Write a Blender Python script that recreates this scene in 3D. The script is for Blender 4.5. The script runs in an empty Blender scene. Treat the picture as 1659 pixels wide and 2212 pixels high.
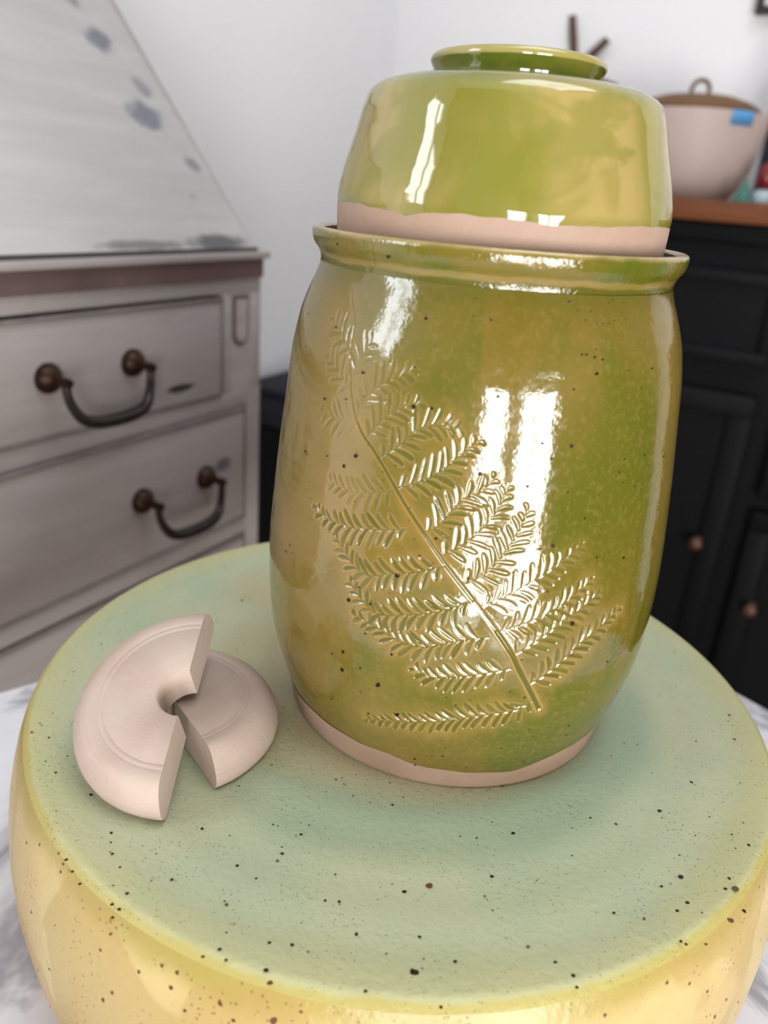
import bpy, bmesh, math, random
import numpy as np
from mathutils import Matrix, Vector

# ------------------------------------------------------------------ camera, world, light, exposure
scene = bpy.context.scene
COL = scene.collection
H = 0.74                       # height of the drum's top above the floor; jar axis is x=y=0
AZ, PITCH, ROLL = 0.49665, 0.38727, 0.07911

cam_data = bpy.data.cameras.new('camera')
cam = bpy.data.objects.new('camera', cam_data)
COL.objects.link(cam)
_r = Vector((math.cos(AZ), math.sin(AZ), 0))
_f = Vector((-math.sin(AZ) * math.cos(PITCH), math.cos(AZ) * math.cos(PITCH), -math.sin(PITCH)))
_u = Vector((-math.sin(AZ) * math.sin(PITCH), math.cos(AZ) * math.sin(PITCH), math.cos(PITCH)))
_x = _r * math.cos(ROLL) + _u * math.sin(ROLL)
_y = -_r * math.sin(ROLL) + _u * math.cos(ROLL)
_m = Matrix((_x, _y, -_f)).transposed().to_4x4()
_m.translation = (0.1218, -0.2980, H + 0.2163)
cam.matrix_world = _m
cam_data.sensor_fit = 'VERTICAL'
cam_data.sensor_height = 36.0
cam_data.sensor_width = 27.0
cam_data.lens = 36.0 * 1704.4 / 2212.0
cam_data.clip_start = 0.02
cam_data.dof.use_dof = True
cam_data.dof.focus_distance = 0.298
cam_data.dof.aperture_fstop = 8.0
scene.camera = cam
scene.cycles.sample_clamp_indirect = 60.0
scene.cycles.use_denoising = True
scene.cycles.max_bounces = 5
scene.cycles.diffuse_bounces = 4
scene.cycles.glossy_bounces = 3
scene.cycles.transmission_bounces = 2
scene.cycles.adaptive_threshold = 0.02

scene.view_settings.view_transform = 'Standard'
scene.view_settings.look = 'None'
scene.view_settings.gamma = 1.0
scene.view_settings.use_curve_mapping = False
scene.view_settings.exposure = -1.32

world = bpy.data.worlds.new('sky')
scene.world = world
world.use_nodes = True
_bg = world.node_tree.nodes['Background']
_bg.inputs['Color'].default_value = (0.72, 0.84, 1.0, 1)
_bg.inputs['Strength'].default_value = 4.0

XL, XR, YB, YF, ZC = -0.93, 1.45, 1.52, -1.75, 2.85    # room: left, right, back, front walls, ceiling
WIN1 = (-1.70, -0.92, 1.15, 2.00)                    # left wall window: y0, y1, z0, z1
WIN2 = (0.82, 1.38, 0.04, 1.16)                      # low front wall window: x0, x1, z0, z1
WIN4 = (-1.50, -0.72, 0.04, 1.16)                    # low right wall window: y0, y1, z0, z1
CEIL_FILL = (-0.1, 1.3, -0.6, 0.7)                          # opening for the added ceiling fill light: x0, x1, y0, y1


def area_light(name, loc, direction, w, h, power, color):
    d = bpy.data.lights.new(name, 'AREA')
    d.shape = 'RECTANGLE'
    d.size, d.size_y = w, h
    d.energy = power
    d.color = color
    o = bpy.data.objects.new(name, d)
    COL.objects.link(o)
    o.location = loc
    o.rotation_euler = Vector(direction).to_track_quat('-Z', 'Y').to_euler()
    return o


area_light('daylight_left', (XL - 0.05, (WIN1[0] + WIN1[1]) / 2, (WIN1[2] + WIN1[3]) / 2), (1, 0, 0),
             WIN1[1] - WIN1[0], WIN1[3] - WIN1[2], 50.0, (0.90, 0.95, 1.0))
area_light('daylight_front', ((WIN2[0] + WIN2[1]) / 2, YF - 0.05, (WIN2[2] + WIN2[3]) / 2), (0, 1, 0),
             WIN2[1] - WIN2[0], WIN2[3] - WIN2[2], 98.0, (1.0, 0.985, 0.955))
area_light('daylight_right', (XR + 0.05, (WIN4[0] + WIN4[1]) / 2, (WIN4[2] + WIN4[3]) / 2), (-1, 0, 0),
             WIN4[1] - WIN4[0], WIN4[3] - WIN4[2], 138.0, (1.0, 0.985, 0.955))
area_light('ceiling_fill', ((CEIL_FILL[0] + CEIL_FILL[1]) / 2, (CEIL_FILL[2] + CEIL_FILL[3]) / 2, ZC + 0.046), (0, 0, -1),
             CEIL_FILL[1] - CEIL_FILL[0], CEIL_FILL[3] - CEIL_FILL[2], 68.0, (0.86, 0.93, 1.0))  # added overhead fill, brightens the walls and the drum top

# ------------------------------------------------------------------ helpers


def srgb(r, g, b):
    def c(v):
        v /= 255.0
        return v / 12.92 if v <= 0.04045 else ((v + 0.055) / 1.055) ** 2.4
    return (c(r), c(g), c(b), 1.0)


def link(o, parent=None):
    COL.objects.link(o)
    if parent is not None:
        o.parent = parent
    return o


def empty(name, loc=(0, 0, 0), rotz=0.0):
    o = bpy.data.objects.new(name, None)
    o.empty_display_size = 0.05
    o.location = loc
    o.rotation_euler = (0, 0, rotz)
    COL.objects.link(o)
    return o


def tag(o, label=None, cat=None, group=None, kind=None):
    if label: o['label'] = label
    if cat: o['category'] = cat
    if group: o['group'] = group
    if kind: o['kind'] = kind
    return o


def mesh_obj(name, verts, faces, mat=None, parent=None, smooth=None):
    me = bpy.data.meshes.new(name)
    me.from_pydata([tuple(v) for v in verts], [], [tuple(f) for f in faces])
    bm = bmesh.new()
    bm.from_mesh(me)
    bmesh.ops.recalc_face_normals(bm, faces=bm.faces)
    bm.to_mesh(me)
    bm.free()
    if mat: me.materials.append(mat)
    if smooth is not None:
        me.polygons.foreach_set('use_smooth', [True] * len(me.polygons))
        me.set_sharp_from_angle(angle=math.radians(smooth))
    me.update()
    return link(bpy.data.objects.new(name, me), parent)


def bm_obj(name, bm, mat=None, parent=None, smooth=None):
    bmesh.ops.recalc_face_normals(bm, faces=bm.faces)
    me = bpy.data.meshes.new(name)
    bm.to_mesh(me)
    bm.free()
    if mat: me.materials.append(mat)
    if smooth is not None:
        me.polygons.foreach_set('use_smooth', [True] * len(me.polygons))
        me.set_sharp_from_angle(angle=math.radians(smooth))
    return link(bpy.data.objects.new(name, me), parent)


def add_box(bm, x0, x1, y0, y1, z0, z1, bevel=0.0):
    r = bmesh.ops.create_cube(bm, size=1.0, matrix=Matrix.Translation(((x0 + x1) / 2, (y0 + y1) / 2, (z0 + z1) / 2))
                              @ Matrix.Diagonal((x1 - x0, y1 - y0, z1 - z0, 1)))
    if bevel > 0:
        es = set(e for v in r['verts'] for e in v.link_edges)
        bmesh.ops.bevel(bm, geom=list(es), offset=bevel, segments=2, profile=0.5, affect='EDGES')


def box(name, x0, x1, y0, y1, z0, z1, mat, parent=None, bevel=0.0):
    bm = bmesh.new()
    add_box(bm, x0, x1, y0, y1, z0, z1, bevel)
    return bm_obj(name, bm, mat, parent, 35 if bevel else None)


def lathe_data(prof, n, a0=0.0, a1=2 * math.pi):
    """prof: list of (r, z); full circle when a1-a0 is 2pi."""
    full = abs(a1 - a0 - 2 * math.pi) < 1e-6
    cols = n if full else n + 1
    verts, faces, rows = [], [], []
    for r, z in prof:
        if r < 1e-7:
            rows.append([len(verts)] * cols)
            verts.append((0, 0, z))
            continue
        row = []
        for k in range(cols):
            a = a0 + (a1 - a0) * k / n
            row.append(len(verts))
            verts.append((r * math.cos(a), r * math.sin(a), z))
        rows.append(row)
    for i in range(len(rows) - 1):
        for k in range(n):
            k2 = (k + 1) % cols
            f = [rows[i][k], rows[i][k2], rows[i + 1][k2], rows[i + 1][k]]
            g = []
            for v in f:
                if v not in g: g.append(v)
            if len(g) >= 3: faces.append(g)
    return verts, faces, rows


def lathe(name, prof, n, mat, parent=None, smooth=50):
    v, f, _ = lathe_data(prof, n)
    return mesh_obj(name, v, f, mat, parent, smooth)


def tube(bm, pts, radii, seg=10, cap=True):
    pts = [Vector(p) for p in pts]
    rings = []
    up = Vector((0.123, 0.2, 0.97))
    for i, p in enumerate(pts):
        t = (pts[min(i + 1, len(pts) - 1)] - pts[max(i - 1, 0)]).normalized()
        a = t.cross(up)
        if a.length < 1e-3: a = t.cross(Vector((1, 0, 0)))
        a.normalize()
        b = t.cross(a).normalized()
        r = radii[i] if isinstance(radii, (list, tuple)) else radii
        rings.append([bm.verts.new(p + (a * math.cos(2 * math.pi * k / seg) + b * math.sin(2 * math.pi * k / seg)) * r)
                      for k in range(seg)])
    for i in range(len(rings) - 1):
        for k in range(seg):
            bm.faces.new((rings[i][k], rings[i][(k + 1) % seg], rings[i + 1][(k + 1) % seg], rings[i + 1][k]))
    if cap:
        bm.faces.new(rings[0]); bm.faces.new(rings[-1])


def smooth_path(pts, n):
    """Catmull-Rom through pts, n points per span."""
    P = [Vector(p) for p in pts]
    P = [P[0] * 2 - P[1]] + P + [P[-1] * 2 - P[-2]]
    out = []
    for i in range(1, len(P) - 2):
        for k in range(n):
            t = k / n
            out.append(0.5 * ((2 * P[i]) + (P[i + 1] - P[i - 1]) * t + (2 * P[i - 1] - 5 * P[i] + 4 * P[i + 1] - P[i + 2]) * t * t
                              + (-P[i - 1] + 3 * P[i] - 3 * P[i + 1] + P[i + 2]) * t ** 3))
    out.append(P[-2])
    return out


class NT:
    """Small node-material builder."""

    def __init__(self, name):
        self.m = bpy.data.materials.new(name)
        self.m.use_nodes = True
        self.t = self.m.node_tree
        self.bsdf = self.t.nodes['Principled BSDF']
        self.coord = self.t.nodes.new('ShaderNodeTexCoord')

    def n(self, kind, **kw):
        o = self.t.nodes.new(kind)
        for k, v in kw.items(): setattr(o, k, v)
        return o

    def put(self, sock, v):
        if hasattr(v, 'is_output') or isinstance(v, bpy.types.NodeSocket):
            self.t.links.new(v, sock)
        else:
            sock.default_value = v

    def mapping(self, scale=(1, 1, 1), loc=(0, 0, 0), rot=(0, 0, 0), src=None):
        o = self.n('ShaderNodeMapping')
        o.inputs['Scale'].default_value = scale
        o.inputs['Location'].default_value = loc
        o.inputs['Rotation'].default_value = rot
        self.put(o.inputs['Vector'], src or self.coord.outputs['Object'])
        return o.outputs[0]

    def noise(self, scale, detail=3, rough=0.55, dist=0.0, vec=None):
        o = self.n('ShaderNodeTexNoise')
        o.inputs['Scale'].default_value = scale
        o.inputs['Detail'].default_value = detail
        o.inputs['Roughness'].default_value = rough
        o.inputs['Distortion'].default_value = dist
        self.put(o.inputs['Vector'], vec or self.coord.outputs['Object'])
        return o.outputs['Fac']

    def voronoi(self, scale, feature='F1', rnd=1.0, vec=None):
        o = self.n('ShaderNodeTexVoronoi', feature=feature)
        o.inputs['Scale'].default_value = scale
        o.inputs['Randomness'].default_value = rnd
        self.put(o.inputs['Vector'], vec or self.coord.outputs['Object'])
        return o.outputs['Distance']

    def ramp(self, fac, lo, hi, a=0.0, b=1.0, smooth=True):
        o = self.n('ShaderNodeMapRange', interpolation_type='SMOOTHSTEP' if smooth else 'LINEAR')
        self.put(o.inputs['Value'], fac)
        for k, v in (('From Min', lo), ('From Max', hi), ('To Min', a), ('To Max', b)): o.inputs[k].default_value = v
        return o.outputs['Result']

    def math(self, op, a, b=0.0, clamp=False):
        o = self.n('ShaderNodeMath', operation=op, use_clamp=clamp)
        self.put(o.inputs[0], a)
        self.put(o.inputs[1], b)
        return o.outputs[0]

    def mix(self, fac, a, b, blend='MIX'):
        o = self.n('ShaderNodeMix', data_type='RGBA', blend_type=blend)
        self.put(o.inputs[0], fac)
        self.put(o.inputs[6], a)
        self.put(o.inputs[7], b)
        return o.outputs[2]

    def attr(self, name):
        o = self.n('ShaderNodeAttribute', attribute_name=name)
        return o.outputs['Fac']

    def xyz(self, src=None):
        o = self.n('ShaderNodeSeparateXYZ')
        self.put(o.inputs[0], src or self.coord.outputs['Object'])
        return o.outputs

    def radius(self):
        x, y, z = self.xyz()
        return self.math('SQRT', self.math('ADD', self.math('MULTIPLY', x, x), self.math('MULTIPLY', y, y)))

    def blob(self, centre, scale, edge=0.35, wob=0.0, wscale=60.0):
        """1 inside an ellipsoid (object space) with a soft ragged edge."""
        v = self.n('ShaderNodeVectorMath', operation='SUBTRACT')
        self.put(v.inputs[0], self.coord.outputs['Object'])
        v.inputs[1].default_value = centre
        w = self.n('ShaderNodeVectorMath', operation='DIVIDE')
        self.put(w.inputs[0], v.outputs[0])
        w.inputs[1].default_value = scale
        l = self.n('ShaderNodeVectorMath', operation='LENGTH')
        self.put(l.inputs[0], w.outputs[0])
        d = l.outputs['Value']
        if wob:
            d = self.math('ADD', d, self.math('MULTIPLY', self.math('SUBTRACT', self.noise(wscale, 3), 0.5), wob))
        return self.ramp(d, 1.0 - edge, 1.0 + edge, 1.0, 0.0)

    def bump(self, height, strength=0.3, dist=0.001, normal=None):
        o = self.n('ShaderNodeBump')
        o.inputs['Strength'].default_value = strength
        o.inputs['Distance'].default_value = dist
        self.put(o.inputs['Height'], height)
        if normal is not None: self.put(o.inputs['Normal'], normal)
        return o.outputs[0]

    def done(self, color, rough=0.5, normal=None, metallic=0.0, spec=0.5, coat=0.0, coat_rough=0.05, tint=None):
        b = self.bsdf
        if tint: color = self.mix(1.0, color, tuple(tint) + (1,), 'MULTIPLY')
        self.put(b.inputs['Base Color'], color)
        self.put(b.inputs['Roughness'], rough)
        self.put(b.inputs['Metallic'], metallic)
        b.inputs['Specular IOR Level'].default_value = spec
        if coat:
            b.inputs['Coat Weight'].default_value = coat
            b.inputs['Coat Roughness'].default_value = coat_rough
        if normal is not None: self.put(b.inputs['Normal'], normal)
        return self.m


def plain(name, color, rough=0.5, metallic=0.0, var=0.08, scale=20.0, spec=0.5):
    t = NT(name)
    n = t.noise(scale, 4)
    c2 = tuple(max(0, c * (1 - var * 2)) for c in color[:3]) + (1,)
    return t.done(t.mix(n, c2, color), rough, metallic=metallic, spec=spec)

# ------------------------------------------------------------------ materials


def make_jar_glaze():
    t = NT('olive_glaze')
    streak = t.noise(26, 4, 0.6, 0.6, t.mapping((1, 1, 0.35)))
    blotch = t.noise(14, 3, 0.5, 0.3, t.mapping((1, 1, 0.8), (3.1, 1.7, 0.4)))
    fine = t.noise(420, 3, 0.6)
    c = t.mix(t.ramp(streak, 0.44, 0.60), srgb(122, 111, 40), srgb(98, 106, 24))
    c = t.mix(t.ramp(blotch, 0.50, 0.72, 0, 0.75), c, srgb(148, 128, 70))
    c = t.mix(t.math('MULTIPLY', t.blob((-0.045, -0.07, 0.12), (0.05, 0.05, 0.075), 0.6, 0.5, 18), 0.6), c, srgb(160, 138, 84))
    c = t.mix(t.math('MULTIPLY', t.blob((0.075, -0.04, 0.135), (0.022, 0.022, 0.04), 0.6, 0.6, 25), 0.6), c, srgb(98, 108, 22))
    c = t.mix(t.math('MULTIPLY', t.attr('zone'), t.ramp(t.noise(55, 4, 0.6), 0.30, 0.62, 0.25, 0.95)), c, srgb(170, 142, 82))
    c = t.mix(t.ramp(fine, 0.45, 0.75, 0, 0.45), c, srgb(150, 133, 78))
    c = t.mix(t.math('MULTIPLY', t.attr('ridge'), 0.75), c, srgb(190, 164, 108))
    c = t.mix(t.math('MULTIPLY', t.attr('groove'), 0.90), c, srgb(92, 100, 30))
    x, y, z = t.xyz()
    c = t.mix(t.ramp(z, 0.192, 0.180, 0.55, 0.0), c, srgb(98, 104, 26))
    dots = t.ramp(t.voronoi(300), 0.075, 0.12, 1, 0)
    dots = t.math('MULTIPLY', dots, t.ramp(t.noise(33, 2), 0.48, 0.6))
    c = t.mix(t.math('MULTIPLY', dots, 0.75), c, srgb(58, 42, 26))
    h = t.math('ADD', t.math('MULTIPLY', t.noise(150, 3, 0.5), 1.0), t.math('MULTIPLY', t.noise(640, 2), 0.25))
    h = t.math('ADD', h, t.math('MULTIPLY', t.noise(34, 2, 0.5, 0.5), 3.0))
    return t.done(c, t.ramp(fine, 0.3, 0.8, 0.06, 0.15), t.bump(h, 0.12, 0.0012), spec=0.85, tint=(.63, .565, .42))


def make_rim_glaze():
    t = NT('rim_glaze')
    x, y, z = t.xyz()
    w = t.math('ADD', z, t.math('MULTIPLY', t.math('SUBTRACT', t.noise(70, 3), 0.5), 0.003))
    c = t.mix(t.ramp(t.noise(40, 3, 0.5, 0.4), 0.4, 0.65), srgb(130, 120, 48), srgb(100, 112, 28))
    c = t.mix(t.ramp(w, 0.1948, 0.1938, 0, 0.5), c, srgb(176, 152, 100))
    c = t.mix(t.ramp(w, 0.1928, 0.1918, 0, 0.9), c, srgb(98, 102, 26))
    c = t.mix(t.ramp(w, 0.2005, 0.2026, 0, 0.85), c, srgb(196, 178, 130))
    h = t.math('ADD', t.noise(260, 3), t.math('MULTIPLY', t.noise(900, 2), 0.3))
    return t.done(c, 0.11, t.bump(h, 0.3, 0.0012), spec=0.85, tint=(.63, .565, .42))


def make_lid_glaze():
    t = NT('lid_glaze')
    streak = t.noise(20, 3, 0.5, 0.4, t.mapping((1, 1, 0.30)))
    blotch = t.noise(30, 4, 0.55, 0.6, t.mapping((1, 1, 1.2), (1.3, 0.2, 0)))
    c = t.mix(t.ramp(streak, 0.40, 0.58), srgb(178, 164, 92), srgb(142, 142, 58))
    c = t.mix(t.ramp(blotch, 0.47, 0.60, 0, 0.6), c, srgb(126, 133, 46))
    drip = t.noise(34, 2, 0.4, 0.8, t.mapping((1, 1, 0.22), (0.6, 2.3, 0)))
    c = t.mix(t.ramp(drip, 0.57, 0.61, 0, 0.4), c, srgb(132, 128, 44))
    x, y, z = t.xyz()
    c = t.mix(t.ramp(z, 0.245, 0.253, 0, 0.55), c, srgb(128, 146, 80))
    c = t.mix(t.ramp(z, 0.2145, 0.211, 0, 0.45), c, srgb(134, 138, 52))
    h = t.noise(38, 2, 0.4)
    return t.done(c, 0.05, t.bump(h, 0.14, 0.003), spec=0.85, tint=(.74, .67, .74))


def make_knob_glaze():
    t = NT('knob_glaze')
    x, y, z = t.xyz()
    w = t.math('ADD', z, t.math('MULTIPLY', t.math('SUBTRACT', t.noise(60, 2), 0.5), 0.0008))
    c = t.mix(t.ramp(t.noise(45, 3, 0.5, 0.3, t.mapping((1, 1, 3))), 0.4, 0.65), srgb(128, 128, 52), srgb(96, 114, 36))
    c = t.mix(t.ramp(w, 0.2593, 0.2597), c, srgb(184, 172, 108))
    return t.done(c, 0.06, t.bump(t.noise(60, 2), 0.12, 0.002), spec=0.85, tint=(.62, .60, .5))


def make_bisque(name, a, b, rough=0.75):
    t = NT(name)
    c = t.mix(t.ramp(t.noise(28, 4, 0.6), 0.35, 0.7), a, b)
    x, y, z = t.xyz()
    rings = t.noise(1.0, 3, 0.6, 0.0, t.mapping((14, 14, 700)))
    c = t.mix(t.ramp(rings, 0.5, 0.75, 0, 0.25), c, srgb(196, 166, 146))
    return t.done(c, rough, t.bump(t.math('ADD', t.noise(900, 3), t.math('MULTIPLY', t.noise(160, 3), 0.6)), 0.22, 0.0008), spec=0.3, tint=(.60, .575, .55))


def make_drum_top():
    t = NT('celadon_glaze')
    r = t.radius()
    x, y, z = t.xyz()
    soft = t.noise(9, 3, 0.5, 0.4)
    rr = t.math('ADD', r, t.math('MULTIPLY', t.math('SUBTRACT', soft, 0.5), 0.03))
    c = t.mix(t.ramp(t.noise(16, 3, 0.5, 0.5), 0.35, 0.7), srgb(186, 190, 160), srgb(170, 184, 158))
    # bluish pool in a ring right of the jar's foot
    ring = t.math('MULTIPLY', t.ramp(rr, 0.075, 0.095), t.ramp(rr, 0.105, 0.125, 1, 0))
    side = t.ramp(t.math('ADD', x, t.math('MULTIPLY', y, -0.6)), -0.02, 0.09)
    c = t.mix(t.math('MULTIPLY', t.math('MULTIPLY', ring, side), 0.7), c, srgb(152, 174, 150))
    # thin glaze near the middle shows tan clay
    c = t.mix(t.ramp(rr, 0.098, 0.078, 0, 0.6), c, srgb(182, 168, 132))
    c = t.mix(t.math('MULTIPLY', t.blob((-0.095, 0.03, 0), (0.03, 0.022, 0.05), 0.5, 0.5, 30), 0.5), c, srgb(198, 168, 124))
    # yellow breaking towards the edge
    c = t.mix(t.ramp(rr, 0.142, 0.166, 0, 0.65), c, srgb(190, 182, 128))
    rw = t.math('ADD', r, t.math('MULTIPLY', t.math('SUBTRACT', t.noise(48, 4, 0.6), 0.5), 0.0045))
    c = t.mix(t.ramp(rw, 0.1648, 0.1670, 0, 0.9), c, srgb(182, 168, 98))
    pits = t.ramp(t.voronoi(520), 0.10, 0.2, 1, 0)
    pits = t.math('MULTIPLY', pits, t.ramp(t.noise(40, 2), 0.36, 0.6))
    c = t.mix(t.math('MULTIPLY', pits, 0.7), c, srgb(112, 112, 82))
    h = t.math('ADD', t.noise(330, 3, 0.6), t.math('MULTIPLY', pits, -1.2))
    return t.done(c, 0.42, t.bump(h, 0.35, 0.0012), spec=0.4, tint=(.84, .83, .76))


def make_drum_side():
    t = NT('yellow_glaze')
    x, y, z = t.xyz()
    c = t.mix(t.ramp(t.noise(14, 3, 0.5, 0.4), 0.35, 0.65), srgb(240, 222, 164), srgb(232, 206, 146))
    wz = t.math('ADD', z, t.math('MULTIPLY', t.math('SUBTRACT', t.noise(26, 3), 0.5), 0.016))
    c = t.mix(t.ramp(wz, -0.014, -0.004, 0, 0.9), c, srgb(196, 182, 104))
    c = t.mix(t.ramp(wz, -0.052, -0.085, 0, 0.55), c, srgb(226, 172, 122))
    brush = t.noise(17, 2, 0.4, 1.2, t.mapping((1, 1, 1.1), (0.37, 0.9, 0.2)))
    c = t.mix(t.ramp(brush, 0.56, 0.60, 0, 0.55), c, srgb(206, 180, 112))
    dots = t.math('MULTIPLY', t.ramp(t.voronoi(420), 0.15, 0.23, 1, 0), t.ramp(t.noise(50, 2), 0.42, 0.6))
    c = t.mix(t.math('MULTIPLY', dots, 0.65), c, srgb(142, 88, 44))
    h = t.math('ADD', t.noise(260, 3, 0.6), t.math('MULTIPLY', dots, -0.7))
    return t.done(c, 0.33, t.bump(h, 0.3, 0.0012), spec=0.45, tint=(.61, .56, .47))


def make_marble():
    t = NT('marble')
    v = t.noise(3.2, 6, 0.6, 1.4, t.mapping((1, 1.7, 1), (0.3, 0.2, 0)))
    vein = t.ramp(t.math('ABSOLUTE', t.math('SUBTRACT', v, 0.5)), 0.0, 0.055, 1, 0)
    cloud = t.ramp(t.noise(4.5, 5, 0.6, 1.0), 0.42, 0.75)
    c = t.mix(t.math('MULTIPLY', cloud, 0.7), srgb(228, 228, 232), srgb(160, 158, 168))
    c = t.mix(t.math('MULTIPLY', vein, 0.7), c, srgb(116, 112, 122))
    return t.done(c, 0.22)


def make_paint(marks=(), name='chalk_paint', tone=(196, 190, 188)):
    t = NT(name)
    grain = t.noise(6, 4, 0.6, 0.2, t.mapping((8, 1, 8)))
    c = t.mix(t.ramp(grain, 0.3, 0.75), srgb(tone[0] - 12, tone[1] - 12, tone[2] - 12), srgb(*tone))
    c = t.mix(t.ramp(t.noise(9, 4, 0.6), 0.52, 0.8, 0, 0.35), c, srgb(tone[0] - 26, tone[1] - 34, tone[2] - 34))
    for centre, scale, col, amt, wob in marks:
        c = t.mix(t.math('MULTIPLY', t.blob(centre, scale, 0.4, wob, 45), amt), c, srgb(*col))
    return t.done(c, 0.6, t.bump(t.noise(70, 4, 0.6, 0.0, t.mapping((3, 0.5, 3))), 0.15, 0.002), spec=0.35, tint=(.68, .66, .65))


def make_wood(name, a, b, rough=0.45, axis=(2, 18, 18)):
    t = NT(name)
    g = t.noise(5, 5, 0.6, 0.6, t.mapping(axis))
    return t.done(t.mix(t.ramp(g, 0.3, 0.7), a, b), rough)


M_JAR, M_RIM, M_LID, M_KNOB = make_jar_glaze(), make_rim_glaze(), make_lid_glaze(), make_knob_glaze()
M_BISQUE = make_bisque('pink_bisque', srgb(208, 182, 166), srgb(198, 168, 148))
M_FOOT = make_bisque('foot_bisque', srgb(196, 168, 148), srgb(180, 150, 128))
M_GALLERY = make_bisque('gallery_bisque', srgb(176, 134, 116), srgb(150, 108, 92))
M_STONE = make_bisque('stone_bisque', srgb(232, 214, 202), srgb(222, 200, 188), 0.8)
M_DTOP, M_DSIDE = make_drum_top(), make_drum_side()
M_MARBLE = make_marble()
M_IRON = plain('iron_spot', srgb(48, 27, 16), 0.4, var=0.3, scale=900, spec=0.2)
M_RUST = plain('rust_spot', srgb(112, 66, 38), 0.4, var=0.3, scale=900)
M_WALL = plain('white_wall_paint', srgb(236, 236, 238), 0.85, var=0.01, scale=3)
M_TAUPE = plain('darkened_unseen_wall', srgb(128, 120, 112), 0.85, var=0.01, scale=3)  # walls out of view, darkened to weaken their reflection in the jar
M_CEIL = plain('ceiling_paint', srgb(238, 238, 238), 0.9, var=0.01, scale=3)
M_FLOOR = make_wood('oak_floor', srgb(150, 116, 84), srgb(122, 90, 62), 0.5, (14, 1.2, 14))
M_BLACK = plain('black_paint', srgb(8, 9, 13), 0.6, var=0.1, scale=6, spec=0.15)
M_CHAR = plain('charcoal_paint', srgb(40, 41, 48), 0.7, var=0.1, scale=6, spec=0.2)
M_VOID = plain('gap_shade', srgb(34, 30, 30), 0.9)  # shade inside the bureau's gaps, put into the colour
M_OAK = make_wood('oiled_oak', srgb(112, 60, 14), srgb(90, 44, 9), 0.6)
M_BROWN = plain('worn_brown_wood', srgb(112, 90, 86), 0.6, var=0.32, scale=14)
M_BRONZE = plain('aged_bronze', srgb(60, 34, 20), 0.42, 0.6, 0.3, 60)
M_BAIL = plain('dark_bail_metal', srgb(66, 60, 56), 0.34, 0.8, 0.25, 60)
M_STICK = plain('brown_twig', srgb(96, 72, 56), 0.7, var=0.2, scale=60)

# ------------------------------------------------------------------ room shell


def wall_with_hole(name, axis, pos, thick, a0, a1, z0, z1, holes, mat):
    """axis 'x': wall plane x=pos, spans a=y; 'y': plane y=pos, spans a=x. Built as boxes around the openings."""
    bm = bmesh.new()
    cuts = sorted(holes)
    spans = []
    last = a0
    for h0, h1, hz0, hz1 in cuts:
        spans.append((last, h0, z0, z1))
        spans.append((h0, h1, z0, hz0))
        spans.append((h0, h1, hz1, z1))
        last = h1
    spans.append((last, a1, z0, z1))
    for s0, s1, q0, q1 in spans:
        if axis == 'x': add_box(bm, min(pos, pos + thick), max(pos, pos + thick), s0, s1, q0, q1)
        else: add_box(bm, s0, s1, min(pos, pos + thick), max(pos, pos + thick), q0, q1)
    return tag(bm_obj(name, bm, mat), kind='structure')


T = 0.12
tag(box('floor', XL - T, XR + T, YF - T, YB + T, -0.08, 0.0, M_FLOOR), kind='structure')
_bm = bmesh.new()
for q in ((XL - T, CEIL_FILL[0], YF - T, YB + T), (CEIL_FILL[1], XR + T, YF - T, YB + T), (CEIL_FILL[0], CEIL_FILL[1], YF - T, CEIL_FILL[2]), (CEIL_FILL[0], CEIL_FILL[1], CEIL_FILL[3], YB + T)):
    add_box(_bm, q[0], q[1], q[2], q[3], ZC, ZC + 0.1)
tag(bm_obj('ceiling', _bm, M_CEIL), kind='structure')
_bm = bmesh.new()
_sx, _sy = (CEIL_FILL[0] + CEIL_FILL[1]) / 2, (CEIL_FILL[2] + CEIL_FILL[3]) / 2
for q in ((CEIL_FILL[0], CEIL_FILL[0] + .04, CEIL_FILL[2], CEIL_FILL[3]), (CEIL_FILL[1] - .04, CEIL_FILL[1], CEIL_FILL[2], CEIL_FILL[3]), (CEIL_FILL[0], CEIL_FILL[1], CEIL_FILL[2], CEIL_FILL[2] + .04), (CEIL_FILL[0], CEIL_FILL[1], CEIL_FILL[3] - .04, CEIL_FILL[3]),
          (_sx - .025, _sx + .025, CEIL_FILL[2], CEIL_FILL[3])):
    add_box(_bm, q[0], q[1], q[2], q[3], ZC + 0.005, ZC + 0.045)
add_box(_bm, CEIL_FILL[0], CEIL_FILL[1], CEIL_FILL[2], CEIL_FILL[3], ZC + 0.07, ZC + 0.08)     # added sheet closing the opening above the fill light
tag(bm_obj('ceiling_fill_frame', _bm, M_CEIL), kind='structure')
wall_with_hole('wall_left', 'x', XL, -T, YF - T, YB + T, 0, ZC, [WIN1], M_WALL)
wall_with_hole('wall_back', 'y', YB, T, XL, XR, 0, ZC, [], M_WALL)
wall_with_hole('wall_right', 'x', XR, T, YF - T, YB + T, 0, ZC, [WIN4], M_TAUPE)
wall_with_hole('wall_front', 'y', YF, -T, XL, XR, 0, ZC, [WIN2], M_TAUPE)


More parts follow.
